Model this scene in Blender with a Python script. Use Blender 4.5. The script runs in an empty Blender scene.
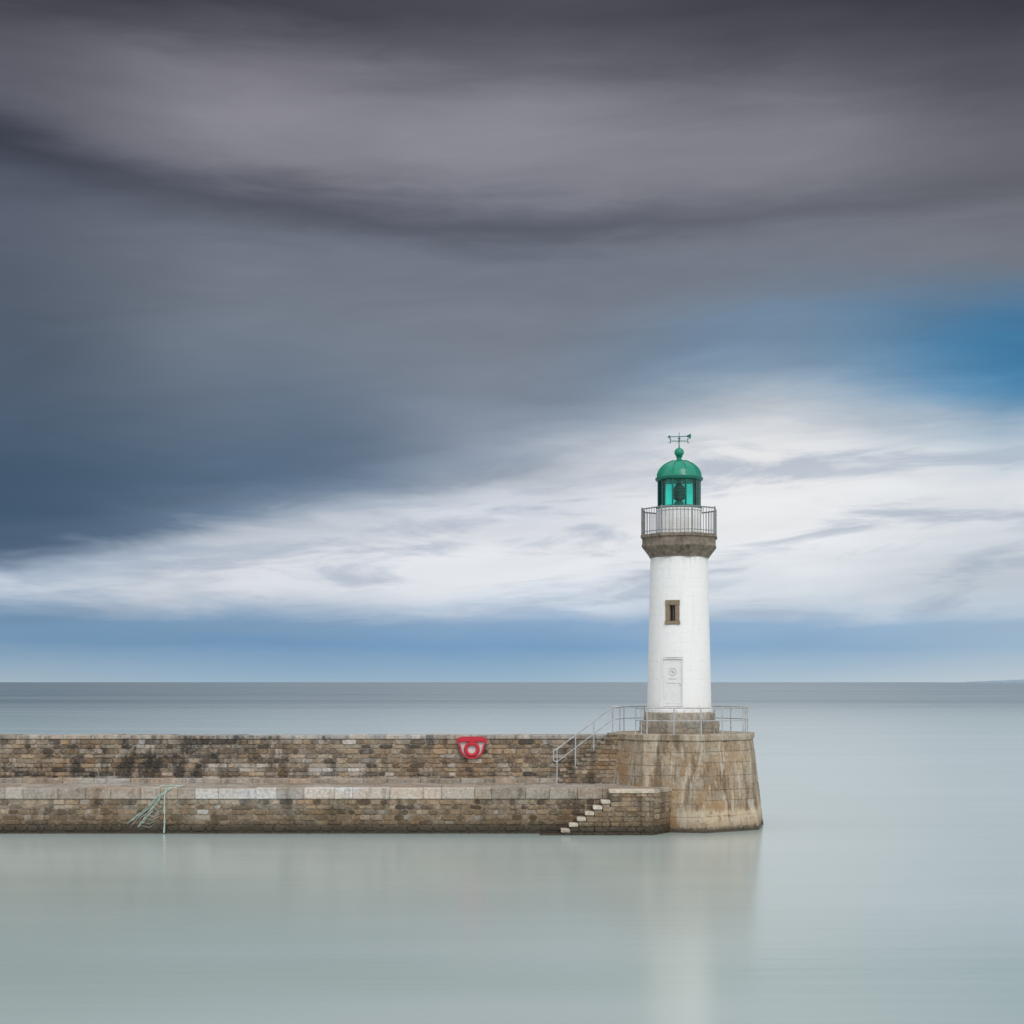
import bpy, math, random
from mathutils import Vector
random.seed(7)
R = random.random
U = random.uniform
sc = bpy.context.scene
sc.view_settings.view_transform = 'Standard'
sc.view_settings.look = 'None'
sc.view_settings.exposure = 0

def lin(c):
    return tuple((v/255/12.92) if v/255 <= 0.04045 else ((v/255+0.055)/1.055)**2.4 for v in c)

# ------------------------------------------------------------------ mesh helper
class MB:
    def __init__(s):
        s.v = []; s.f = []; s.c = []
    def add(s, vs, fs, col=(0.5, 0.5, 0.5)):
        b = len(s.v)
        s.v += [tuple(p) for p in vs]
        for f in fs:
            s.f.append([b+i for i in f]); s.c.append(col)
    def box(s, x0, x1, y0, y1, z0, z1, col=(0.5, 0.5, 0.5), bv=0.0):
        if bv <= 0:
            vs = [(x0,y0,z0),(x1,y0,z0),(x1,y1,z0),(x0,y1,z0),(x0,y0,z1),(x1,y0,z1),(x1,y1,z1),(x0,y1,z1)]
            s.add(vs, [(3,2,1,0),(4,5,6,7),(0,1,5,4),(1,2,6,5),(2,3,7,6),(3,0,4,7)], col)
        else:
            b = bv
            def ring(x0, x1, y0, y1, z):
                return [(x0+b,y0,z),(x1-b,y0,z),(x1,y0+b,z),(x1,y1-b,z),(x1-b,y1,z),(x0+b,y1,z),(x0,y1-b,z),(x0,y0+b,z)]
            vs = ring(x0+b,x1-b,y0+b,y1-b,z0)+ring(x0,x1,y0,y1,z0+b)+ring(x0,x1,y0,y1,z1-b)+ring(x0+b,x1-b,y0+b,y1-b,z1)
            fs = [tuple(range(7,-1,-1)), tuple(range(24,32))]
            for k in range(3):
                for i in range(8):
                    j = (i+1) % 8
                    fs.append((k*8+i, k*8+j, k*8+8+j, k*8+8+i))
            s.add(vs, fs, col)
    def tube(s, p0, p1, r, n=8, col=(0.5,0.5,0.5), r1=None):
        p0 = Vector(p0); p1 = Vector(p1); r1 = r if r1 is None else r1
        d = (p1-p0).normalized()
        a = d.orthogonal().normalized(); b = d.cross(a)
        vs = []
        for p, rr in ((p0, r), (p1, r1)):
            for i in range(n):
                t = 2*math.pi*i/n
                vs.append(p + a*math.cos(t)*rr + b*math.sin(t)*rr)
        fs = [(i, (i+1) % n, n+(i+1) % n, n+i) for i in range(n)]
        fs += [tuple(range(n-1, -1, -1)), tuple(range(n, 2*n))]
        s.add(vs, fs, col)
    def poly(s, pts, r, n=8, col=(0.5,0.5,0.5)):
        for a, b in zip(pts[:-1], pts[1:]):
            s.tube(a, b, r, n, col)
    def lathe(s, prof, n=64, c=(0,0), ph=0.0, col=(0.5,0.5,0.5)):
        vs = []; m = len(prof)
        for r, z in prof:
            for i in range(n):
                t = 2*math.pi*i/n + ph
                vs.append((c[0]+r*math.sin(t), c[1]-r*math.cos(t), z))
        fs = []
        for k in range(m-1):
            for i in range(n):
                j = (i+1) % n
                fs.append((k*n+i, k*n+j, (k+1)*n+j, (k+1)*n+i))
        fs.append(tuple(range(n-1, -1, -1)))
        fs.append(tuple((m-1)*n+i for i in range(n)))
        s.add(vs, fs, col)
    def torus(s, c, Rr, r, n=40, m=10, axis='y', colf=None):
        vs = []; 
        for i in range(n):
            t = 2*math.pi*i/n
            for j in range(m):
                q = 2*math.pi*j/m
                a = (Rr+r*math.cos(q))
                x = a*math.cos(t); y = a*math.sin(t); z = r*math.sin(q)
                if axis == 'y': vs.append((c[0]+x, c[1]+z, c[2]+y))
                else: vs.append((c[0]+x, c[1]+y, c[2]+z))
        b = len(s.v); s.v += vs
        for i in range(n):
            for j in range(m):
                s.f.append([b+i*m+j, b+((i+1) % n)*m+j, b+((i+1) % n)*m+(j+1) % m, b+i*m+(j+1) % m])
                s.c.append(colf(i/n) if colf else (0.5,0.5,0.5))
    def obj(s, name, mat, parent=None, smooth=False, loc=(0,0,0), rotz=0.0):
        me = bpy.data.meshes.new(name)
        me.from_pydata(s.v, [], s.f)
        at = me.color_attributes.new("Col", 'FLOAT_COLOR', 'CORNER')
        data = []
        for f, c in zip(s.f, s.c):
            data += [c[0], c[1], c[2], 1.0]*len(f)
        at.data.foreach_set("color", data)
        me.update()
        if smooth:
            me.shade_smooth()
            try: me.set_sharp_from_angle(angle=math.radians(35))
            except Exception: pass
        o = bpy.data.objects.new(name, me)
        sc.collection.objects.link(o)
        o.data.materials.append(mat)
        o.location = loc; o.rotation_euler = (0, 0, rotz)
        if parent: o.parent = parent
        return o

def empty(name, loc=(0,0,0)):
    o = bpy.data.objects.new(name, None); sc.collection.objects.link(o); o.location = loc
    o.empty_display_size = 0.3
    return o

# ------------------------------------------------------------------ node helper
class NT:
    def __init__(s, tree): s.t = tree; s.n = tree.nodes; s.l = tree.links
    def new(s, typ, **kw):
        n = s.n.new(typ)
        for k, v in kw.items(): setattr(n, k, v)
        return n
    def put(s, sock, v):
        if v is None: return
        if isinstance(v, bpy.types.NodeSocket): s.l.new(v, sock)
        elif isinstance(v, (tuple, list)) and sock.type == 'RGBA': sock.default_value = (v[0], v[1], v[2], 1)
        else: sock.default_value = v
    def m(s, op, a, b=None, c=None, clamp=False):
        n = s.new('ShaderNodeMath', operation=op); n.use_clamp = clamp
        s.put(n.inputs[0], a); s.put(n.inputs[1], b); s.put(n.inputs[2], c)
        return n.outputs[0]
    def sstep(s, v, a, b, o0=0.0, o1=1.0):
        n = s.new('ShaderNodeMapRange', interpolation_type='SMOOTHSTEP')
        for i, x in enumerate((v, a, b, o0, o1)): s.put(n.inputs[i], x)
        return n.outputs[0]
    def lstep(s, v, a, b, o0=0.0, o1=1.0):
        n = s.new('ShaderNodeMapRange')
        for i, x in enumerate((v, a, b, o0, o1)): s.put(n.inputs[i], x)
        return n.outputs[0]
    def mix(s, f, a, b, mode='MIX'):
        n = s.new('ShaderNodeMix', data_type='RGBA', blend_type=mode)
        s.put(n.inputs[0], f); s.put(n.inputs[6], a); s.put(n.inputs[7], b)
        return n.outputs[2]
    def xyz(s, a, b, c):
        n = s.new('ShaderNodeCombineXYZ')
        s.put(n.inputs[0], a); s.put(n.inputs[1], b); s.put(n.inputs[2], c)
        return n.outputs[0]
    def noise(s, vec, scale=1.0, detail=4, rough=0.5, dist=0.0):
        n = s.new('ShaderNodeTexNoise')
        s.put(n.inputs['Vector'], vec)
        n.inputs['Scale'].default_value = scale; n.inputs['Detail'].default_value = detail
        n.inputs['Roughness'].default_value = rough; n.inputs['Distortion'].default_value = dist
        return n.outputs[0]
    def mul(s, vec, k):
        n = s.new('ShaderNodeVectorMath', operation='MULTIPLY')
        s.put(n.inputs[0], vec); n.inputs[1].default_value = k
        return n.outputs[0]

def newmat(name):
    m = bpy.data.materials.new(name); m.use_nodes = True
    t = NT(m.node_tree); p = m.node_tree.nodes['Principled BSDF']
    return m, t, p

def bump(t, p, h, strength, dist):
    b = t.new('ShaderNodeBump'); b.inputs['Strength'].default_value = strength
    b.inputs['Distance'].default_value = dist
    t.l.new(h, b.inputs['Height']); t.l.new(b.outputs[0], p.inputs['Normal'])

def stone_mat(name, gain=1.0, stain=0.5, orange=0.0, pale=0.3, wet=0.45, soot=False, foot=False, drift=0.6):
    m, t, p = newmat(name)
    col = t.new('ShaderNodeVertexColor', layer_name="Col").outputs[0]
    pos = t.new('ShaderNodeNewGeometry').outputs['Position']
    sep = t.new('ShaderNodeSeparateXYZ'); t.l.new(pos, sep.inputs[0]); z = sep.outputs[2]
    n1 = t.noise(pos, 9.0, 5, 0.65)
    n2 = t.noise(pos, 0.8, 4, 0.6)
    n3 = t.noise(t.mul(pos, (2.2, 2.2, 0.5)), 1.0, 5, 0.65)
    n4 = t.noise(pos, 35.0, 2, 0.6)
    n5 = t.noise(t.mul(pos, (0.45, 0.45, 0.9)), 1.0, 4, 0.6)
    c = t.mix(1.0, col, t.xyz(*[t.lstep(n1, 0.25, 0.75, 0.55*gain, 1.4*gain)]*3), 'MULTIPLY')
    # large-scale tone drift along the wall
    c = t.mix(t.m('MULTIPLY', t.sstep(n5, 0.38, 0.62), drift), c, t.mix(1.0, c, (0.80, 0.62, 0.45), 'MULTIPLY'))
    # pale lime / lichen
    f = t.m('MULTIPLY', t.sstep(t.noise(pos, 2.4, 6, 0.72), 0.50, 0.66), pale)
    c = t.mix(f, c, (0.54, 0.50, 0.43))
    # dark algae / soot streaks
    f = t.m('MULTIPLY', t.sstep(n3, 0.50, 0.68), stain)
    c = t.mix(f, c, (0.05, 0.043, 0.034))
    if soot:
        x = sep.outputs[0]
        k = t.m('MULTIPLY', t.sstep(x, -24, -16), t.sstep(x, -8.0, -12.5))
        k2 = t.sstep(x, -9, -24, 0, 0.5)
        f = t.m('ADD', t.noise(t.mul(pos, (1.6, 1.6, 0.9)), 1.0, 6, 0.75), t.m('ADD', t.m('MULTIPLY', k, 0.085), t.m('MULTIPLY', k2, t.sstep(z, 3.2, 2.2, 0, 0.2))))
        f = t.m('ADD', f, t.m('MULTIPLY', t.m('SUBTRACT', n1, 0.5), 0.25))
        c = t.mix(t.m('MULTIPLY', t.sstep(f, 0.55, 0.72), 0.88), c, (0.03, 0.027, 0.025))
    if orange:
        f = t.m('MULTIPLY', t.sstep(t.m('ADD', n2, t.m('MULTIPLY', z, -0.10)), 0.30, 0.5), orange)
        c = t.mix(f, c, (0.33, 0.185, 0.075))
        f = t.m('MULTIPLY', t.sstep(t.noise(t.mul(pos, (2.5, 2.5, 0.35)), 1.0, 5, 0.65), 0.50, 0.64), 0.7)
        c = t.mix(f, c, (0.11, 0.08, 0.05))
        f = t.m('MULTIPLY', t.sstep(t.noise(t.mul(pos, (3.5, 3.5, 0.5)), 1.3, 5, 0.65), 0.54, 0.64), 0.55)
        c = t.mix(f, c, (0.58, 0.54, 0.46))
    zz = t.m('ADD', z, t.m('MULTIPLY', t.m('SUBTRACT', n1, 0.5), 0.35))
    if foot:
        f = t.m('MULTIPLY', t.m('MULTIPLY', t.sstep(zz, 1.0, 0.75), t.sstep(sep.outputs[0], 6.2, 7.6)), t.sstep(t.noise(pos, 1.7, 5, 0.7), 0.36, 0.52))
        c = t.mix(t.m('MULTIPLY', f, 0.75), c, (0.62, 0.52, 0.38))
    # tide line: wet dark seaweed band close to water
    f2 = t.sstep(zz, wet*2.6, wet*0.6)
    c = t.mix(t.m('MULTIPLY', f2, 0.5), c, (0.12, 0.075, 0.032))
    f = t.sstep(zz, wet*1.0, wet*0.35)
    c = t.mix(t.m('MULTIPLY', f, 0.92), c, (0.03, 0.023, 0.011))
    t.l.new(c, p.inputs['Base Color'])
    t.l.new(t.lstep(f, 0, 1, 0.92, 0.5), p.inputs['Roughness'])
    h = t.m('ADD', n1, t.m('MULTIPLY', n4, 0.5))
    bump(t, p, h, 0.8, 0.035)
    return m

M_wall = stone_mat("masonry", gain=0.86, stain=0.65, pale=0.35, wet=0.55)
M_par = stone_mat("parapet_masonry", gain=0.92, stain=0.6, pale=0.35, soot=True)
M_plat = stone_mat("ashlar", gain=0.86, stain=0.2, orange=0.65, pale=0.4, wet=0.25, foot=True)
M_top = stone_mat("paving", gain=0.9, stain=0.5, pale=0.4)
M_tread = stone_mat("worn_treads", gain=1.0, stain=0.15, pale=0.5, wet=0.12, drift=0.2)
M_plinth = stone_mat("plinth_stone", gain=0.95, stain=0.4, pale=0.45, drift=0.15)

def paint_white():
    m, t, p = newmat("white_painted_render")
    pos = t.new('ShaderNodeNewGeometry').outputs['Position']
    sep = t.new('ShaderNodeSeparateXYZ'); t.l.new(pos, sep.inputs[0]); z = sep.outputs[2]
    n = t.noise(t.mul(pos, (5, 5, 0.45)), 1.0, 4, 0.6)
    n2 = t.noise(pos, 5.0, 5, 0.6)
    c = t.mix(t.m('MULTIPLY', t.sstep(n, 0.5, 0.75), 0.18), (0.83, 0.825, 0.815), (0.58, 0.57, 0.54))
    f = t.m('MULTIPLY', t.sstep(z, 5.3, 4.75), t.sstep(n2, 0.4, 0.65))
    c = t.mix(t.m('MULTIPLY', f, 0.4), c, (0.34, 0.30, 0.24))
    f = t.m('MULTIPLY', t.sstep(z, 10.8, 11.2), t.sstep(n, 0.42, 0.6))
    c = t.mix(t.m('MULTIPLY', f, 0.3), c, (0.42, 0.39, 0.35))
    t.l.new(c, p.inputs['Base Color']); p.inputs['Roughness'].default_value = 0.7
    br = t.m('PINGPONG', z, 0.19)
    h = t.m('ADD', n2, t.m('MULTIPLY', t.sstep(br, 0.0, 0.02), 0.25))
    bump(t, p, h, 0.5, 0.035)
    return m
M_white = paint_white()

def simple(name, col, rough=0.5, metal=0.0, var=0.25, scale=8.0, dirt=None):
    m, t, p = newmat(name)
    pos = t.new('ShaderNodeNewGeometry').outputs['Position']
    n = t.noise(pos, scale, 4, 0.6)
    c = t.mix(1.0, col, t.xyz(*[t.lstep(n, 0.25, 0.75, 1-var, 1+var)]*3), 'MULTIPLY')
    if dirt:
        c = t.mix(t.m('MULTIPLY', t.sstep(t.noise(pos, scale*0.6, 5, 0.7), 0.5, 0.66), 0.6), c, dirt)
    t.l.new(c, p.inputs['Base Color'])
    p.inputs['Roughness'].default_value = rough; p.inputs['Metallic'].default_value = metal
    bump(t, p, n, 0.2, 0.01)
    return m
M_door = simple("door_paint", (0.76, 0.76, 0.75), 0.5, var=0.08)
M_sign = simple("faded_stencil", (0.46, 0.47, 0.48), 0.7)
M_dark = simple("dark_opening", (0.015, 0.015, 0.017), 0.3)
M_frame = simple("window_stone", (0.25, 0.19, 0.13), 0.9, scale=14, dirt=(0.12, 0.10, 0.08))
M_gal = simple("gallery_stone", (0.20, 0.165, 0.13), 0.9, scale=5, var=0.5, dirt=(0.05, 0.04, 0.033))
M_galv = simple("galvanised_steel", (0.46, 0.47, 0.48), 0.5, 0.2, dirt=(0.3, 0.25, 0.2))
M_rail = simple("gallery_rail_paint", (0.22, 0.23, 0.24), 0.5, dirt=(0.16, 0.10, 0.06))
M_green = simple("green_paint", (0.003, 0.24, 0.145), 0.32, var=0.25, scale=4)
M_dgreen = simple("dark_green_paint", (0.003, 0.14, 0.10), 0.35)
M_lens = simple("lens_body", (0.04, 0.15, 0.13), 0.12, 0.3)
M_rope = simple("pale_green_rope", (0.40, 0.50, 0.44), 0.9, scale=20, dirt=(0.22, 0.26, 0.22))
M_hill = simple("far_land", (0.26, 0.34, 0.41), 1.0, scale=0.01)  # bluish distance haze is mixed into the base colour

def vc_mat(name, rough):
    m, t, p = newmat(name)
    col = t.new('ShaderNodeVertexColor', layer_name="Col").outputs[0]
    pos = t.new('ShaderNodeNewGeometry').outputs['Position']
    n = t.noise(pos, 12, 5, 0.6)
    c = t.mix(1.0, col, t.xyz(*[t.lstep(n, 0.25, 0.75, 0.8, 1.15)]*3), 'MULTIPLY')
    t.l.new(c, p.inputs['Base Color']); p.inputs['Roughness'].default_value = rough
    return m
M_buoy = vc_mat("lifebuoy_plastic", 0.45)

def glass():
    m = bpy.data.materials.new("green_glass"); m.use_nodes = True
    t = NT(m.node_tree); out = t.n['Material Output']; t.n.remove(t.n['Principled BSDF'])
    tr = t.new('ShaderNodeBsdfTransparent'); tr.inputs[0].default_value = (0.14, 0.82, 0.72, 1)
    gl = t.new('ShaderNodeBsdfGlossy'); gl.inputs['Roughness'].default_value = 0.08
    gl.inputs[0].default_value = (0.7, 0.95, 0.9, 1)
    fr = t.new('ShaderNodeFresnel'); fr.inputs[0].default_value = 1.5
    mx = t.new('ShaderNodeMixShader')
    t.l.new(fr.outputs[0], mx.inputs[0]); t.l.new(tr.outputs[0], mx.inputs[1]); t.l.new(gl.outputs[0], mx.inputs[2])
    t.l.new(mx.outputs[0], out.inputs[0])
    return m
M_glass = glass()

# ------------------------------------------------------------------ masonry patches
def stone(mb, P, s0, s1, z0, z1, d, col, b=0.025, jit=0.012):
    c = min(0.05, (s1-s0)*0.2, (z1-z0)*0.25)
    def outl(i):
        a0, a1, b0, b1 = s0+i, s1-i, z0+i, z1-i
        return [(a0+c,b0),(a1-c,b0),(a1,b0+c),(a1,b1-c),(a1-c,b1),(a0+c,b1),(a0,b1-c),(a0,b0+c)]
    j = [(U(-jit, jit), U(-jit, jit)) for _ in range(8)]
    tilt = U(-0.012, 0.012)
    vs = [P(a+q[0], zz+q[1], -0.01) for (a, zz), q in zip(outl(0), j)]
    vs += [P(a+q[0], zz+q[1], d*0.6) for (a, zz), q in zip(outl(0.004), j)]
    vs += [P(a+q[0], zz+q[1], d+tilt*(1 if a > (s0+s1)/2 else -1)) for (a, zz), q in zip(outl(b), j)]
    fs = [tuple(range(16, 24))]
    for k in range(2):
        for i in range(8):
            n = (i+1) % 8
            fs.append((k*8+i, k*8+n, k*8+8+n, k*8+8+i))
    mb.add(vs, fs, col)

def patch(mb, P, L, z0, z1, rowh, lens, colf, gap=0.018, d=(0.02, 0.05), b=0.02, jit=0.012, edge=None):
    n = max(1, round((z1-z0)/rowh))
    hs = [U(0.75, 1.25) for _ in range(n)]; k = (z1-z0)/sum(hs)
    z = z0
    for h in hs:
        h *= k
        a, e = edge(z+h/2) if edge else (0, L)
        s = a
        while s < e-1e-4:
            l = U(*lens)
            if R() < 0.12: l *= 1.5
            if e-(s+l) < lens[0]*0.7: l = e-s
            if e-s <= 0.05: break
            stone(mb, P, s+gap/2, s+l-gap/2, z+gap/2, z+h-gap/2, U(*d), colf(s+l/2, z+h/2), b, jit)
            s += l
        z += h

def jitter(c, a=0.25):
    k = U(1-a, 1+a); w = U(-0.05, 0.05)
    return (c[0]*k*(1+w), c[1]*k, c[2]*k*(1-w))
PAL_BROWN = [(0.33,0.25,0.165),(0.37,0.29,0.20),(0.26,0.20,0.135),(0.42,0.345,0.25),(0.34,0.275,0.20),(0.20,0.155,0.11)]
PAL_GREY = [(0.34,0.30,0.25),(0.39,0.35,0.295),(0.28,0.245,0.20),(0.33,0.275,0.21),(0.43,0.39,0.335),(0.20,0.175,0.145)]
MORTAR = (0.38, 0.33, 0.27)

YQ, YP = 59.4, 63.0
XL = -60.0
ZQ, ZP, ZT = 1.80, 3.77, 3.88
CX, CY = 7.14, 63.0

# ------------------------------------------------------------------ quay
quay = empty("stone_quay", (0, 0, 0))
mb = MB()
mb.box(XL, 5.9, YQ, 65.0, -3, ZQ-0.01, MORTAR)
mb.obj("core", M_wall, quay)
mb = MB()
def PQ(s, z, d): return (XL+s, YQ-d, z)
def colq(s, z):
    x = XL+s
    w = 0.5+0.5*math.sin(x*0.35+1.3)
    c = random.choice(PAL_BROWN if R() < 0.65+0.3*w else PAL_GREY)
    if R() < 0.06: c = (0.52, 0.48, 0.42)
    if R() < 0.10: c = (0.11, 0.085, 0.06)
    # shade in the notch beside the water steps, darkened into the stone colour
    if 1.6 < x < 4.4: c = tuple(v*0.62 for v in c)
    return jitter(c, 0.26)
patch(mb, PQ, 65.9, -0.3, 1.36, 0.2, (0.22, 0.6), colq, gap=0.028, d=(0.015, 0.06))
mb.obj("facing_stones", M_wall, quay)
mb = MB()
def colc(s, z):
    x = XL+s
    if -12.2 < x < -1.9: return jitter((0.64, 0.615, 0.58) if R() < .8 else (0.48, 0.44, 0.39), 0.10)
    if x < -12.2: return jitter(random.choice([(0.46,0.41,0.36),(0.52,0.47,0.42),(0.40,0.35,0.30)]), 0.12)
    return jitter(random.choice([(0.38,0.33,0.27),(0.43,0.38,0.32),(0.32,0.275,0.22)]), 0.15)
x = XL
while x < 5.7:
    l = U(0.5, 1.5); x1 = min(x+l, 5.9)
    zc = 1.37
    mb.box(x+0.004, x1-0.004, YQ-0.06-U(0,0.03), YQ+0.55, zc, ZQ+U(-0.02, 0.015), colc(x-XL+l/2, 0), 0.022)
    x = x1
mb.obj("edge_coping", M_top, quay)
mb = MB()
y = YQ+0.56
while y < 62.4:
    x = XL+U(0, 0.5); w = 0.62
    while x < 5.7:
        l = U(0.6, 1.3)
        mb.box(x+0.008, x+l-0.008, y+0.006, min(y+w, 62.49)-0.006, ZQ-0.08, ZQ+U(-0.012, 0.006), jitter((0.37, 0.335, 0.29), 0.2), 0.012)
        x += l
    y += w
mb.obj("paving", M_top, quay)
mb = MB()
x = XL
while x < 4.0:
    l = U(0.8, 1.7)
    mb.box(x+0.006, x+l-0.006, 62.5, 63.0, ZQ-0.05, ZQ+0.17+U(-0.01, 0.01), jitter((0.42, 0.385, 0.34), 0.2), 0.02)
    x += l
mb.obj("kerb_ledge", M_top, quay)

# ------------------------------------------------------------------ parapet
par = empty("parapet_wall", (0, 0, 0))
mb = MB(); mb.box(XL, 4.6, YP+0.02, 64.1, ZQ-0.05, ZP-0.17, MORTAR); mb.obj("core", M_par, par)
mb = MB()
def PP(s, z, d): return (XL+s, YP+0.01-d, z)
def PPb(s, z, d): return (4.6-s, 64.11+d, z)
def colp(s, z):
    x = XL+s
    w = max(0, min(1, (x+12)/10))
    c = random.choice(PAL_BROWN if R() < 0.3+0.65*w else PAL_GREY)
    if x < -12 and R() < .18: c = (0.11, 0.095, 0.08)
    if R() < 0.08: c = (0.11, 0.09, 0.07)
    if R() < 0.05: c = (0.54, 0.50, 0.45)
    return jitter(c, 0.26)
patch(mb, PP, 64.6, ZQ, ZP-0.17, 0.2, (0.22, 0.7), colp, gap=0.026, d=(0.015, 0.055))
patch(mb, PPb, 64.6, -0.3, ZP-0.17, 0.25, (0.4, 0.9), colp)
mb.obj("facing_stones", M_par, par)
mb = MB(); x = XL
while x < 4.1:
    l = U(0.5, 1.3); x1 = min(x+l, 4.3)
    mb.box(x+0.004, x1-0.004, YP-0.05-U(0,0.02), 64.2, ZP-0.165, ZP+U(-0.025, 0.025), jitter((0.46, 0.43, 0.385), 0.22), 0.02)
    x = x1
mb.obj("coping", M_par, par)

# ------------------------------------------------------------------ platform (octagonal battered pier head)
plat = empty("pier_head_platform", (0, 0, 0))
PH = [math.radians(9+45*k) for k in range(8)]
RT, RB = 3.08, 3.54
def rad(z): return RT+(RB-RT)*(ZT-0.26-z)/(ZT-0.26)
mb = MB()
mb.lathe([(rad(-3), -3), (rad(ZT-0.3), ZT-0.3)], 8, (CX, CY), math.radians(9), (0.36, 0.29, 0.205))
mb.obj("core", M_plat, plat)
mb = MB()
def colpl(s, z): return jitter(random.choice([(0.43,0.345,0.24),(0.40,0.32,0.225),(0.46,0.375,0.27),(0.37,0.305,0.22)]), 0.12)
for k in range(8):
    am = PH[k]+math.radians(22.5)
    tx, ty = math.cos(am), math.sin(am)
    nx, ny = math.sin(am), -math.cos(am)
    def PO(s, z, d, tx=tx, ty=ty, nx=nx, ny=ny):
        ap = rad(z)*math.cos(math.pi/8)+d
        return (CX+nx*ap+tx*s, CY+ny*ap+ty*s, z)
    def ed(z):
        h = rad(z)*math.sin(math.pi/8); return (-h-0.008, h+0.008)
    patch(mb, PO, 0, -0.35, ZT-0.26, 0.5, (0.6, 1.3), colpl, gap=0.010, d=(0.012, 0.024), b=0.010, jit=0.006, edge=ed)
mb.obj("ashlar_blocks", M_plat, plat)
mb = MB()
mb.lathe([(RT+0.03, ZT-0.26), (RT+0.08, ZT-0.22), (RT+0.08, ZT-0.03), (RT+0.04, ZT)], 8, (CX, CY), math.radians(9), (0.46, 0.39, 0.29))
mb.obj("top_slab", M_plat, plat)

# ------------------------------------------------------------------ harbour steps
st = empty("harbour_steps", (0, 0, 0))
YS = 58.75
XE = 5.55
x0, run, rise, n = 1.95, 0.315, 0.226, 7
mb = MB(); mb2 = MB(); mb3 = MB()
tops = []
for i in range(n):
    xa = x0+i*run; zt = 0.24+i*rise
    xb = xa+run if i < n-1 else XE
    if i == n-1: zt = ZQ-0.02
    tops.append((xa, xb, zt))
    mb.box(xa+0.03, xb-0.001 if i < n-1 else xb-0.03, YS+0.03, YQ-0.085, -2.5, zt-0.142, MORTAR)
    mb3.box(xa-0.03, xb+0.01, YS-0.04-U(0,.02), YQ-0.09, zt-0.14, zt, jitter((0.60, 0.55, 0.46), 0.10), 0.02)
mb2.box(1.1, x0+0.05, YS-0.05, YQ-0.06, -0.6, 0.07, (0.2, 0.16, 0.1), 0.03)
def PS(s, z, d): return (x0+s, YS+0.02-d, z)
def eds(z):
    for xa, xb, zt in tops:
        if z < zt-0.19: return (xa-x0+0.02, XE-x0)
    return (XE-x0, XE-x0)
patch(mb2, PS, 4, -0.2, ZQ-0.17, 0.19, (0.28, 0.6), lambda s, z: jitter(random.choice(PAL_BROWN[:5]), 0.24), gap=0.026, edge=eds)
# splayed return that ties the steps into the pier head
ax, ay, bx, by = XE-0.02, YS+0.04, XE+0.95, 60.2
dl = math.hypot(bx-ax, by-ay); ex, ey = (bx-ax)/dl, (by-ay)/dl
zt_ = ZQ-0.024
for z0_, z1_, cc, off in ((-2.5, zt_-0.142, MORTAR, 0.0), (zt_-0.14, zt_, (0.50, 0.45, 0.37), 0.03)):
    P3 = [(ax, ay-off), (bx+off, by-off), (ax, by)]
    vs = [(x_, y_, z0_) for x_, y_ in P3]+[(x_, y_, z1_) for x_, y_ in P3]
    (mb if off == 0 else mb2).add(vs, [(2,1,0),(3,4,5),(0,1,4,3),(1,2,5,4),(2,0,3,5)], cc)
def PS2(s, z, d): return (ax+ex*s+ey*d, ay+ey*s-ex*d, z)
patch(mb2, PS2, dl, -0.2, ZQ-0.17, 0.22, (0.28, 0.55), lambda s, z: jitter(random.choice(PAL_BROWN[:5]), 0.2))
mb.obj("core", M_wall, st); mb2.obj("facing_stones", M_wall, st); mb3.obj("treads", M_tread, st)

# ------------------------------------------------------------------ stairs up to platform
st = empty("stone_stairs", (0, 0, 0))
mb = MB(); n = 12; xs0, xs1 = 1.95, 4.20
for i in range(n):
    xa = xs0+(xs1-xs0)*i/n; zt = ZQ+(ZT-ZQ)*(i+1)/n
    xb = xs0+(xs1-xs0)*(i+1)/n if i < n-1 else 4.75
    mb.box(xa-0.02, xb+0.01, 61.93, 62.92, zt-0.09, zt-0.002, jitter((0.30, 0.26, 0.20), .15), 0.012)
    mb.box(xa, xb-0.002, 62.02, 62.91, ZQ-0.02, zt-0.092, MORTAR)
def PST(s, z, d): return (xs0+s, 62.01-d, z)
def edst(z): 
    i = max(0, math.ceil(((z+0.12)-ZQ)/((ZT-ZQ)/n)-1))
    return ((xs1-xs0)*i/n+0.02, 4.6-xs0)
patch(mb, PST, 3, ZQ+0.02, ZT-0.12, 0.175, (0.25, 0.55), lambda s, z: jitter(random.choice(PAL_BROWN), .2), edge=edst)
mb.obj("steps", M_wall, st)

# ------------------------------------------------------------------ railings
mb = MB()
zt = ZT+1.06
rp = []
RR = 2.86
for k in range(8):
    a = PH[k]; rp.append((CX+RR*math.sin(a), CY-RR*math.cos(a)))
for k in range(8):
    p, q = rp[k], rp[(k+1) % 8]
    if k == 6:
        p = (p[0]*0.35+q[0]*0.65, p[1]*0.35+q[1]*0.65)
    for zz in (zt, ZT+0.56):
        mb.tube((p[0], p[1], zz), (q[0], q[1], zz), 0.027 if zz == zt else 0.02, 8)
    for f in (0, 0.5):
        x_, y_ = p[0]+(q[0]-p[0])*f, p[1]+(q[1]-p[1])*f
        mb.tube((x_, y_, ZT), (x_, y_, zt), 0.026, 8)
        mb.lathe([(0.07, ZT), (0.07, ZT+0.015)], 10, (x_, y_))
mb.obj("platform_railing", M_galv, None, True)
mb = MB()
ya = 61.98
pts = [(1.86, ZQ+0.02), (2.62, ZQ+0.70), (3.38, ZQ+1.40), (4.16, ZT)]
for i, (x_, zb) in enumerate(pts):
    z_on = 3.22+ (4.98-3.22)*(x_-1.86)/(4.16-1.86)
    mb.tube((x_, ya, zb-0.05), (x_, ya, z_on), 0.027)
mb.tube((1.86, ya, 3.22), (4.16, ya, 4.98), 0.03)
mb.tube((1.86, ya, 2.70), (4.16, ya, 4.46), 0.021)
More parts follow.
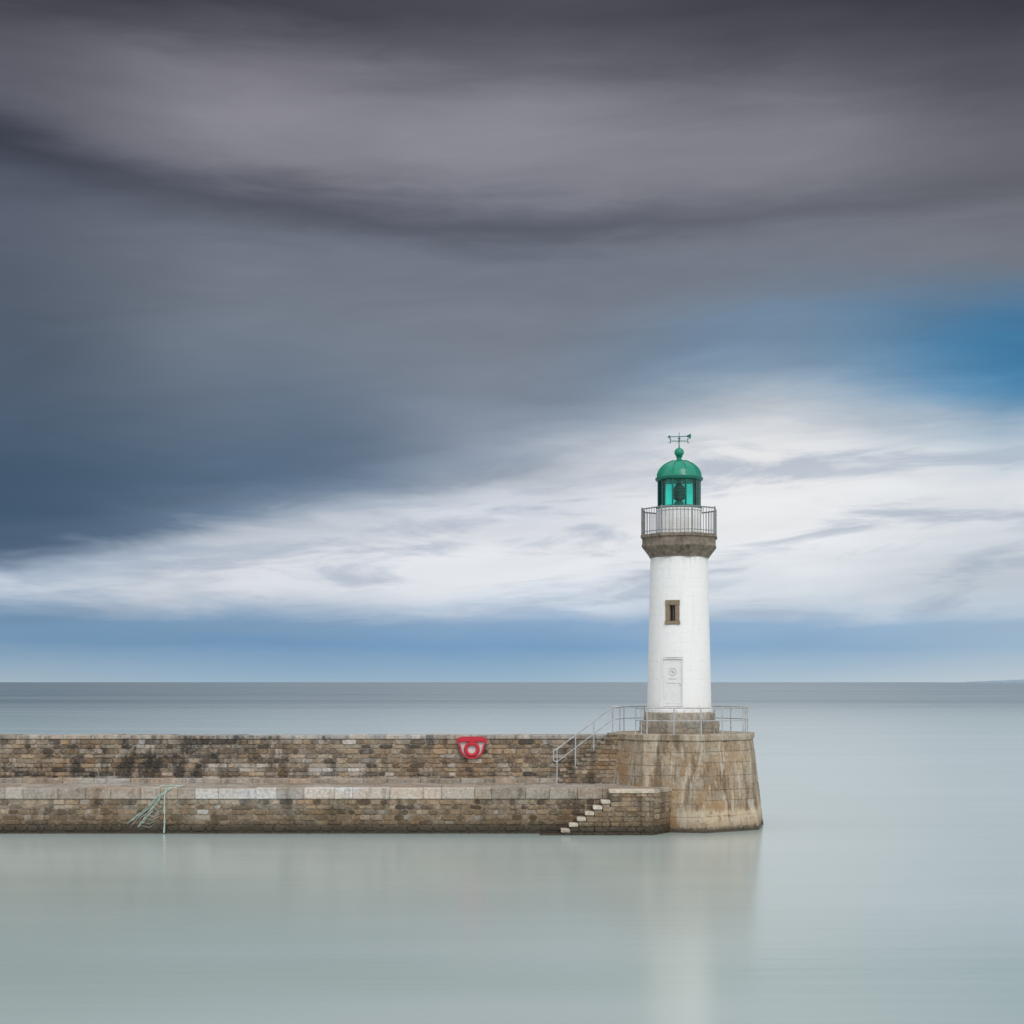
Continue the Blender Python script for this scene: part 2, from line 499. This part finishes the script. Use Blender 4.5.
mb.tube((4.16, ya, 4.98), (4.45, ya, 4.98), 0.03)
mb.tube((1.86, ya, 3.22), (1.72, ya, 3.18), 0.03); mb.tube((1.72, ya, 3.18), (1.72, ya, 2.74), 0.025); mb.tube((1.72, ya, 2.74), (1.86, ya, 2.70), 0.021)
mb.obj("stair_handrail", M_galv, None, True)

# ------------------------------------------------------------------ lighthouse
TX, TY = 7.02, 63.0
lh = empty("lighthouse", (TX, TY, 0))
PHI = math.radians(-19)
mb = MB()
mb.lathe([(1.72, ZT-0.01), (1.72, 4.36), (1.68, 4.40)], 8, (0,0), math.radians(22.5), (0.33, 0.295, 0.245))
mb.lathe([(1.54, 4.405), (1.54, 4.70), (1.50, 4.745)], 8, (0,0), math.radians(22.5), (0.38, 0.345, 0.29))
for rr, za, zb, c in ((1.72, ZT+0.02, 4.35, (0.33,0.29,0.235)), (1.54, 4.42, 4.69, (0.39,0.35,0.29))):
    for k in range(8):
        am = math.radians(45*k)
        tx, ty, nx, ny = math.cos(am), math.sin(am), math.sin(am), -math.cos(am)
        ap0 = rr*math.cos(math.pi/8); h = rr*math.sin(math.pi/8)
        patch(mb, lambda s, z, d: (nx*(ap0+d)+tx*s, ny*(ap0+d)+ty*s, z), 0, za, zb, 0.25, (0.4, 0.75),
              lambda s, z: jitter(c, .15), gap=0.012, d=(0.012, 0.022), b=0.01, jit=0.004, edge=lambda z: (-h, h))
mb.obj("plinth", M_plinth, lh)
def tr(z): return 1.345-(z-4.75)/6.54*0.145
mb = MB()
mb.lathe([(tr(4.74)+0.03, 4.74), (tr(4.8)+0.03, 4.86), (tr(4.9), 4.90)]+[(tr(z), z) for z in (6, 7.2, 8.4, 9.6, 10.8)]+[(tr(11.3), 11.32)], 96)
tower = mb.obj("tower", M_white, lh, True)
cb = MB()
cb.box(-0.45, 0.45, -2, -1.14, 4.98, 7.02)
cb.box(-0.27, 0.27, -2, -1.0, 8.41, 9.34)
cut = cb.obj("cutter", M_white, None); cut.location = (TX, TY, 0); cut.rotation_euler = (0, 0, PHI)
bm_ = tower.modifiers.new("b", 'BOOLEAN'); bm_.operation = 'DIFFERENCE'; bm_.solver = 'EXACT'; bm_.object = cut
bpy.context.view_layer.update()
dg = bpy.context.evaluated_depsgraph_get()
me = bpy.data.meshes.new_from_object(tower.evaluated_get(dg))
tower.modifiers.clear(); tower.data = me
bpy.data.objects.remove(cut)
mb = MB()   # door
mb.box(-0.40, 0.40, -1.20, -1.15, 5.0, 6.93, bv=0.006)
for (a, b, c, d) in ((-0.31, 0.31, 5.95, 6.83), (-0.31, 0.31, 5.1, 5.82)):
    mb.box(a, b, -1.215, -1.199, c, d, bv=0.006)
for xx in (-0.425, 0.425): mb.box(xx-0.024, xx+0.024, -1.25, -1.145, 4.985, 7.01)
mb.box(-0.40, 0.40, -1.25, -1.145, 6.94, 7.01)
mb.obj("door", M_door, lh, rotz=PHI)
mb = MB()
mb.torus((0, -1.222, 6.42), 0.15, 0.011, 28, 6)
mb.tube((-0.07, -1.222, 6.45), (0.08, -1.222, 6.39), 0.013); mb.tube((0.02, -1.222, 6.34), (-0.02, -1.222, 6.50), 0.013)
for i in range(4): mb.box(-0.15+i*0.08, -0.10+i*0.08, -1.220, -1.214, 6.10, 6.15)
mb.tube((0.33, -1.25, 5.9), (0.33, -1.20, 5.9), 0.025)
mb.obj("door_emblem", M_sign, lh, rotz=PHI)
mb = MB()
mb.box(-0.30, 0.30, -1.285, -0.99, 9.17, 9.38, bv=0.012)
mb.box(-0.32, 0.32, -1.30, -0.99, 8.37, 8.52, bv=0.012)
mb.box(-0.29, -0.115, -1.275, -0.99, 8.523, 9.167, bv=0.012)
mb.box(0.115, 0.29, -1.275, -0.99, 8.523, 9.167, bv=0.012)
mb.obj("window_surround", M_frame, lh, rotz=PHI)
mb = MB(); mb.box(-0.114, 0.114, -1.06, -1.02, 8.5, 9.18); mb.obj("window_pane", M_dark, lh, rotz=PHI)
mb = MB(); mb.box(-0.012, 0.012, -1.09, -1.06, 8.523, 9.167)
mb.obj("window_bars", M_frame, lh, rotz=PHI)

# gallery
GPH = math.radians(22.5-10)
mb = MB()
mb.lathe([(1.31, 11.19), (1.33, 11.25), (1.42, 11.36), (1.59, 11.57), (1.65, 11.64), (1.65, 11.72), (1.62, 11.74), (1.62, 12.00), (1.69, 12.02), (1.69, 12.12), (1.66, 12.15)], 8, (0,0), GPH)
mb.obj("gallery", M_gal, lh)
mb = MB()
vr = 1.63
gv = [(vr*math.sin(GPH+k*math.pi/4), -vr*math.cos(GPH+k*math.pi/4)) for k in range(8)]
for k in range(8):
    p, q = gv[k], gv[(k+1) % 8]
    for zz, r_ in ((13.22, 0.03), (12.27, 0.018)):
        mb.tube((p[0], p[1], zz), (q[0], q[1], zz), r_)
    mb.tube((p[0], p[1], 12.14), (p[0], p[1], 13.28), 0.034)
    for i in range(1, 8):
        f = i/8
        mb.tube((p[0]+(q[0]-p[0])*f, p[1]+(q[1]-p[1])*f, 12.15), (p[0]+(q[0]-p[0])*f, p[1]+(q[1]-p[1])*f, 13.21), 0.0125, 6)
mb.obj("gallery_railing", M_rail, lh, True)

# lantern
mb = MB()
mb.lathe([(0.98, 12.14), (0.98, 12.30), (0.93, 12.32), (0.93, 13.14), (0.97, 13.17), (0.97, 13.24)], 48)
mb.obj("lantern_base", M_white, lh, True)
mb = MB()
mb.lathe([(0.95, 13.241), (0.97, 13.26), (0.97, 13.33), (0.90, 13.36)], 48)
mb.lathe([(0.90, 14.42), (0.97, 14.45), (1.00, 14.50), (1.00, 14.56), (0.94, 14.585)], 48)
NM = 10
for k in range(NM):
    a = 2*math.pi*k/NM+0.22
    x_, y_ = 0.88*math.sin(a), -0.88*math.cos(a)
    mb.tube((x_, y_, 13.34), (x_, y_, 14.44), 0.025)
mb.obj("lantern_frame", M_dgreen, lh, True)
mb = MB()
n = 40; vs = []
for zz in (13.35, 14.43):
    for i in range(n): vs.append((0.865*math.sin(2*math.pi*i/n), -0.865*math.cos(2*math.pi*i/n), zz))
mb.add(vs, [(i, (i+1) % n, n+(i+1) % n, n+i) for i in range(n)])
mb.obj("lantern_glass", M_glass, lh, True)
mb = MB()
mb.lathe([(0.20, 13.3), (0.20, 13.55), (0.11, 13.6), (0.21, 13.66), (0.26, 13.72), (0.23, 13.78), (0.28, 13.84), (0.25, 13.90), (0.29, 13.96), (0.25, 14.02), (0.27, 14.08), (0.22, 14.14), (0.23, 14.2), (0.13, 14.28), (0.05, 14.4)], 24)
mb.obj("lens", M_lens, lh, True)
mb = MB()
prof = [(0.94, 14.58)]
for i in range(1, 15):
    t = i/14*math.radians(84)
    prof.append((0.92*math.cos(t)+0.0, 14.60+0.72*math.sin(t)))
prof += [(0.11, 15.36), (0.10, 15.42), (0.16, 15.45), (0.10, 15.48)]
mb.lathe(prof, 48)
ball = [(0.20*math.sin(math.radians(a))+0.001, 15.64-0.19*math.cos(math.radians(a))) for a in range(20, 171, 10)]
mb.lathe(ball+[(0.035, 15.86), (0.02, 15.95)], 24)
for k in range(10):
    a = 2*math.pi*k/10+0.22
    pts = [(0.93*math.cos(math.radians(e))*math.sin(a), -0.93*math.cos(math.radians(e))*math.cos(a), 14.60+0.73*math.sin(math.radians(e))) for e in range(2, 82, 10)]
    mb.poly(pts, 0.016, 6)
mb.obj("dome", M_green, lh, True)
mb = MB()
mb.tube((0,0,15.8), (0,0,16.5), 0.022, r1=0.01)
mb.tube((-0.32,0,16.12), (0.32,0,16.12), 0.017); mb.tube((0,-0.3,16.12), (0,0.3,16.12), 0.017)
for sx in (-1, 1):
    mb.tube((sx*0.36,0,16.04), (sx*0.36,0,16.22), 0.018); mb.tube((sx*0.34,0,16.05), (sx*0.44,0,16.05), 0.014); mb.tube((sx*0.34,0,16.21), (sx*0.44,0,16.21), 0.014)
mb.tube((-0.45,0.1,16.31), (0.45,-0.1,16.31), 0.017)
mb.add([(0.26,-0.07,16.31),(0.48,-0.11,16.42),(0.48,-0.11,16.20),(0.26,-0.05,16.31),(0.48,-0.09,16.42),(0.48,-0.09,16.20)], [(0,1,2),(5,4,3)])
mb.add([(-0.50,0.11,16.31),(-0.36,0.08,16.38),(-0.36,0.08,16.24)], [(0,1,2)])
mb.tube((0,0,16.2), (0,0,16.26), 0.05)
mb.obj("weather_vane", M_dgreen, lh, False)

# ------------------------------------------------------------------ lifebuoy in its red holder
lb = empty("lifebuoy", (-1.68, 62.93, 3.22))
RED = (0.50, 0.015, 0.035); WH = (0.72, 0.66, 0.66)
mb = MB()
def outline(sx, sz):
    pts = [(-0.62*sx, 0.42*sz), (-0.62*sx, 0.20*sz), (-0.55*sx, 0.16*sz)]
    for i in range(13):
        a = math.pi+math.pi*i/12
        pts.append((0.52*sx*math.cos(a), (0.06+0.50*math.sin(a))*sz))
    pts += [(0.55*sx, 0.16*sz), (0.62*sx, 0.20*sz), (0.62*sx, 0.42*sz), (0.40*sx, 0.49*sz), (-0.40*sx, 0.49*sz)]
    return pts
o = outline(1, 1); o2 = outline(0.86, 0.86); k = len(o)
vs = [(x, 0.0, z) for x, z in o]+[(x, -0.17, z) for x, z in o]+[(x, -0.17, z) for x, z in o2]+[(x, -0.04, z) for x, z in o2]
fs = []
for r_ in range(3):
    for i in range(k):
        j = (i+1) % k; fs.append((r_*k+i, r_*k+j, (r_+1)*k+j, (r_+1)*k+i))
mb.add(vs, fs, RED)
mb.add([(x, -0.041, z) for x, z in o2], [tuple(range(k))], WH)
mb.box(-0.56, 0.56, -0.19, -0.02, 0.27, 0.43, RED, 0.02)
mb.box(-0.13, 0.13, -0.20, -0.02, 0.12, 0.29, RED, 0.02)
mb.obj("holder", M_buoy, lb)
mb = MB()
mb.torus((0, -0.12, -0.03), 0.255, 0.075, 48, 12, 'y', lambda f: (0.54, 0.02, 0.035))
mb.obj("ring", M_buoy, lb, True)

# ------------------------------------------------------------------ rope / net hanging over the quay edge
mb = MB()
def strand(P, r, n=18, jit=0.02):
    pts = []
    for i in range(n+1):
        t = i/n*(len(P)-1); k = min(int(t), len(P)-2); f = t-k
        a, b = Vector(P[k]), Vector(P[k+1])
        f = f*f*(3-2*f)*0.5+f*0.5
        p = a.lerp(b, f); pts.append((p.x+U(-jit, jit), p.y+U(-jit, jit)*0.5, p.z+U(-jit, jit)))
    mb.poly(pts, r, 6)
YF = YQ-0.12
for i in range(11):
    e = U(-.5, .3)
    strand([(-13.2, 60.0, 1.83), (-13.5, YF, 1.80), (-13.9+e*.25, YF, 1.5), (-14.3+e*.5, YF, 0.95), (-14.8+e*.9, YF, U(.2,.6))], 0.009)
for i in range(3):
    strand([(-13.1, 60.1, 1.84), (-13.7+U(-.04,.04), YF, 1.78), (-13.75+U(-.04,.04), YF, 1.0), (-13.72+U(-.05,.05), YF, 0.05)], 0.02)
for i in range(9):
    z = 0.35+i*0.14
    strand([(-14.8+i*0.12, YF-0.01, z), (-14.4+i*0.08, YF-0.01, z-0.1), (-14.1+i*0.06, YF-0.01, z+0.05)], 0.006, 8)
strand([(-13.1, 60.0, 1.84), (-13.5, 59.8, 1.88), (-13.9, 59.6, 1.87), (-14.3, YF, 1.7)], 0.026)
mb.obj("mooring_rope", M_rope, None, True)
# ------------------------------------------------------------------ far coast
mb = MB()
D = 9000.0; n = 60; vs = []; fs = []
for i in range(n+1):
    t = i/n; x = 2830+t*3500
    h = 24*min(1, t*9)**0.6*(0.75+0.3*math.sin(t*14)+0.15*math.sin(t*43+1))+2*t*8
    vs += [(x, D, -2), (x, D+300, max(0.5, h)), (x, D+1500, -2)]
for i in range(n):
    a = i*3; fs += [(a, a+3, a+4, a+1), (a+1, a+4, a+5, a+2)]
mb.add(vs, fs); mb.obj("distant_coast", M_hill, None, True)

# ------------------------------------------------------------------ water
m, t, p = newmat("water")
pos = t.new('ShaderNodeNewGeometry').outputs['Position']
sep = t.new('ShaderNodeSeparateXYZ'); t.l.new(pos, sep.inputs[0])
n1 = t.noise(t.mul(pos, (0.02, 0.07, 0)), 1.0, 3, 0.5)
n2 = t.noise(t.mul(pos, (0.12, 1.1, 0)), 1.0, 4, 0.6)
n3 = t.noise(t.mul(pos, (0.002, 0.012, 0)), 1.0, 4, 0.6)
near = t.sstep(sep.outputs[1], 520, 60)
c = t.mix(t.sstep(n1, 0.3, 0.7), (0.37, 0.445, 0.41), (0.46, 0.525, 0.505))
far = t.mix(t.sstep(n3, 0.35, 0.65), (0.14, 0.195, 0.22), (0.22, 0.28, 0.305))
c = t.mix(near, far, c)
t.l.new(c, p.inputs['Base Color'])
t.l.new(t.m('ADD', t.lstep(n1, 0.3, 0.7, 0.17, 0.21), t.m('MULTIPLY', t.m('SUBTRACT', 1.0, near), 0.10)), p.inputs['Roughness'])
p.inputs['IOR'].default_value = 1.50
bump(t, p, t.m('ADD', t.m('MULTIPLY', n2, 0.9), n1), 0.18, 0.06)
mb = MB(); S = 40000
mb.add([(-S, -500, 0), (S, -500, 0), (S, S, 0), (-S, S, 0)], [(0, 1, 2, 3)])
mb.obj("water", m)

# ------------------------------------------------------------------ sky
SUN_DIR = Vector((0.30, -0.8, 0.75)).normalized()
w = bpy.data.worlds.new("World"); sc.world = w; w.use_nodes = True
t = NT(w.node_tree)
for nd in list(t.n): t.n.remove(nd)
out = t.new('ShaderNodeOutputWorld')
gen = t.new('ShaderNodeTexCoord').outputs['Generated']
nrm = t.new('ShaderNodeVectorMath', operation='NORMALIZE'); t.l.new(gen, nrm.inputs[0])
sp = t.new('ShaderNodeSeparateXYZ'); t.l.new(nrm.outputs[0], sp.inputs[0])
dx, dy, dz = sp.outputs
az = t.m('ARCTAN2', dx, dy)
hor = t.m('SQRT', t.m('ADD', t.m('MULTIPLY', dx, dx), t.m('ADD', t.m('MULTIPLY', dy, dy), 1e-5)))
tel = t.m('DIVIDE', t.m('ABSOLUTE', dz), hor)
X = t.m('ADD', t.m('MULTIPLY', az, 1545), 512)                # azimuth coordinate
Y = t.m('SUBTRACT', 682, t.m('MULTIPLY', tel, 1530))           # elevation coordinate
v1 = t.xyz(t.m('MULTIPLY', X, 0.0016), t.m('ADD', t.m('MULTIPLY', Y, 0.0065), t.m('MULTIPLY', X, -0.0004)), 3.1)
v2 = t.xyz(t.m('MULTIPLY', X, 0.0055), t.m('MULTIPLY', Y, 0.028), 9.7)
na = t.noise(v1, 1.0, 3, 0.5, 0.4)
nb = t.noise(v2, 1.0, 4, 0.6, 0.4)
amp = t.sstep(Y, 674, 600, 0.15, 1.0)
Yw = t.m('ADD', Y, t.m('MULTIPLY', amp, t.m('ADD', t.m('MULTIPLY', t.m('SUBTRACT', na, 0.5), 50), t.m('MULTIPLY', t.m('SUBTRACT', nb, 0.5), 50))))
Xw = t.m('ADD', X, t.m('MULTIPLY', t.m('SUBTRACT', na, 0.5), 140))
u = t.m('DIVIDE', Xw, 1024, clamp=True)
def curve(u, pts, lo, hi):
    n = t.new('ShaderNodeFloatCurve'); c = n.mapping.curves[0]
    P = [(x/1024, (y-lo)/(hi-lo)) for x, y in pts]
    c.points[0].location = P[0]; c.points[1].location = P[-1]
    for q in P[1:-1]: c.points.new(*q)
    n.mapping.update(); t.l.new(u, n.inputs['Value'])
    return t.m('ADD', t.m('MULTIPLY', n.outputs[0], hi-lo), lo)
Dc = curve(u, [(0,154),(128,182),(256,200),(400,213),(512,219),(640,217),(768,210),(900,204),(1024,200)], 100, 300)
Ec = curve(u, [(0,542),(128,527),(256,497),(400,470),(512,450),(600,430),(700,408),(780,398),(900,405),(1024,432)], 300, 600)
tA = t.m('DIVIDE', Yw, Dc, clamp=True)
tB = t.m('DIVIDE', t.m('SUBTRACT', Yw, Dc), t.m('SUBTRACT', Ec, Dc), clamp=True)
tC = t.m('DIVIDE', t.m('SUBTRACT', Yw, Ec), t.m('SUBTRACT', 607, Ec), clamp=True)
tD = t.m('DIVIDE', t.m('SUBTRACT', Yw, 607), 75, clamp=True)
T = t.m('DIVIDE', t.m('ADD', t.m('ADD', tA, tB), t.m('ADD', tC, tD)), 4)
def gain(x):
    P = [(0, 1.0), (.3, 1.10), (.8, 1.10), (1, 1.02), (1.12, 1.12), (1.9, 1.08), (2.1, 1.0), (2.3, 1.03), (2.7, 1.03), (3, 1.0), (4, 1.0)]
    for (a, ga), (b, gb) in zip(P[:-1], P[1:]):
        if x <= b: return ga+(gb-ga)*(x-a)/(b-a)
    return 1
def ramp(stops):
    n = t.new('ShaderNodeValToRGB'); n.color_ramp.interpolation = 'LINEAR'
    e = n.color_ramp.elements
    while len(e) > 1: e.remove(e[-1])
    def at(x):
        x = max(0, min(4, x))
        for (a, ca), (b, cb) in zip(stops[:-1], stops[1:]):
            if x <= b:
                f = (x-a)/(b-a); return [ca[i]+(cb[i]-ca[i])*f for i in range(3)]
        return stops[-1][1]
    xs = [0,.15,.3,.45,.6,.72,.82,.9,.96,1.0,1.04,1.09,1.15,1.25,1.4,1.55,1.7,1.82,1.92,2.0,2.08,2.17,2.28,2.42,2.6,2.76,2.9,3.03,3.18,3.5,4.0]
    for i, x in enumerate(xs):
        acc = [0, 0, 0]; W = 0
        for k_ in range(-2, 3):
            wt = 1-abs(k_)/3; c_ = at(x+k_*0.035)
            W += wt
            for q in range(3): acc[q] += wt*c_[q]
        cc = [min(255, v/W*gain(x)) for v in acc]
        el = e[0] if i == 0 else e.new(x/4)
        el.position = x/4; el.color = (*lin(cc), 1)
    t.l.new(T, n.inputs[0]); return n.outputs[0]
cols = [
 ramp([(0,(50,52,60)),(.3,(76,76,84)),(.75,(86,87,96)),(.88,(76,78,88)),(1,(56,59,71)),(1.14,(78,83,95)),(1.45,(78,87,101)),(1.7,(70,86,104)),(1.93,(56,78,100)),(2.03,(78,98,121)),(2.4,(162,176,194)),(2.65,(194,203,213)),(2.9,(176,189,205)),(3.12,(112,146,178)),(3.6,(118,153,184)),(4,(162,181,194))]),
 ramp([(0,(66,66,74)),(.3,(106,105,112)),(.6,(128,127,134)),(.83,(114,114,122)),(1,(76,79,91)),(1.14,(102,107,118)),(1.45,(104,112,124)),(1.7,(90,104,121)),(1.9,(76,96,118)),(2.02,(102,121,143)),(2.3,(188,194,204)),(2.55,(218,220,225)),(2.85,(206,211,220)),(3.12,(130,160,190)),(3.5,(112,150,187)),(4,(154,179,198))]),
 ramp([(0,(76,76,84)),(.25,(94,94,103)),(.5,(128,127,135)),(.78,(124,124,132)),(1,(80,84,96)),(1.14,(106,110,122)),(1.5,(112,118,130)),(1.8,(112,121,135)),(2,(134,145,161)),(2.2,(192,197,205)),(2.4,(202,206,214)),(2.7,(228,229,232)),(2.88,(212,218,226)),(3.12,(138,166,196)),(3.5,(114,154,191)),(4,(154,181,200))]),
 ramp([(0,(66,66,74)),(.3,(82,82,91)),(.6,(118,117,125)),(.8,(116,116,124)),(1,(98,101,111)),(1.3,(105,111,122)),(1.6,(98,121,144)),(1.85,(118,138,157)),(2.02,(172,182,193)),(2.25,(234,234,235)),(2.6,(230,231,233)),(2.9,(212,218,225)),(3.12,(146,174,203)),(3.6,(132,167,199)),(4,(174,194,208))]),
 ramp([(0,(54,54,62)),(.35,(74,73,81)),(.8,(92,92,100)),(1,(98,99,107)),(1.3,(106,110,118)),(1.48,(72,106,136)),(1.75,(54,112,151)),(1.92,(84,131,166)),(2.08,(165,182,198)),(2.4,(218,221,224)),(2.7,(194,200,208)),(2.95,(188,200,213)),(3.3,(142,173,201)),(4,(188,200,208))]),
]
col = cols[0]
for i in range(1, 5):
    col = t.mix(t.sstep(Xw, (i-1)*256, i*256), col, cols[i])
v3 = t.xyz(t.m('MULTIPLY', X, 0.003), t.m('ADD', t.m('MULTIPLY', Y, 0.016), t.m('MULTIPLY', X, 0.0012)), 1.3)
nc = t.noise(v3, 1.0, 4, 0.55, 0.5)
det = t.lstep(nc, 0.25, 0.75, 0.88, 1.12)
col = t.mix(t.sstep(Y, 672, 600), col, t.mix(1.0, col, t.xyz(det, det, det), 'MULTIPLY'))
v4 = t.xyz(t.m('MULTIPLY', X, 0.0055), t.m('ADD', t.m('MULTIPLY', Y, 0.03), t.m('MULTIPLY', X, 0.0008)), 5.5)
nd_ = t.noise(v4, 1.0, 5, 0.6, 0.5)
band = t.m('MULTIPLY', t.sstep(T, 0.51, 0.58), t.sstep(T, 0.79, 0.73))
col = t.mix(t.m('MULTIPLY', band, t.m('MULTIPLY', t.sstep(nd_, 0.45, 0.66), 0.62)), col, lin((155, 169, 189)))
# rest of the dome: broken light cloud overhead and behind the viewer
no = t.noise(nrm.outputs[0], 2.2, 4, 0.6)
over = t.mix(t.sstep(no, 0.35, 0.65), (0.60, 0.64, 0.70), (1.5, 1.5, 1.5))
fo = t.m('MAXIMUM', t.sstep(tel, 0.54, 1.2), t.sstep(dy, 0.72, -0.1))
col = t.mix(fo, col, over)
bgc = t.new('ShaderNodeBackground'); t.l.new(col, bgc.inputs[0]); bgc.inputs[1].default_value = 1.0
sky = t.new('ShaderNodeTexSky', sky_type='NISHITA'); sky.sun_disc = False
sky.sun_elevation = math.asin(SUN_DIR.z); sky.sun_rotation = math.atan2(SUN_DIR.x, SUN_DIR.y)
bgs = t.new('ShaderNodeBackground'); t.l.new(sky.outputs[0], bgs.inputs[0]); bgs.inputs[1].default_value = 0.1
mx = t.new('ShaderNodeMixShader'); t.l.new(t.lstep(fo, 0, 1, 0.985, 0.8), mx.inputs[0])
t.l.new(bgs.outputs[0], mx.inputs[1]); t.l.new(bgc.outputs[0], mx.inputs[2])
t.l.new(mx.outputs[0], out.inputs[0])

sl = bpy.data.lights.new("sun", 'SUN'); sl.energy = 1.1; sl.angle = math.radians(22); sl.color = (1, 0.97, 0.93)
so = bpy.data.objects.new("sun", sl); sc.collection.objects.link(so)
so.rotation_euler = SUN_DIR.to_track_quat('Z', 'Y').to_euler(); so.location = (-30, 20, 50)

# ------------------------------------------------------------------ camera
cd = bpy.data.cameras.new("camera"); co = bpy.data.objects.new("camera", cd); sc.collection.objects.link(co)
co.location = (0, 0, 6); co.rotation_euler = (math.radians(90), 0, 0)
cd.sensor_width = 36; cd.lens = 1500/1024*36; cd.shift_y = 170/1024
cd.clip_end = 200000; cd.clip_start = 0.5
sc.camera = co
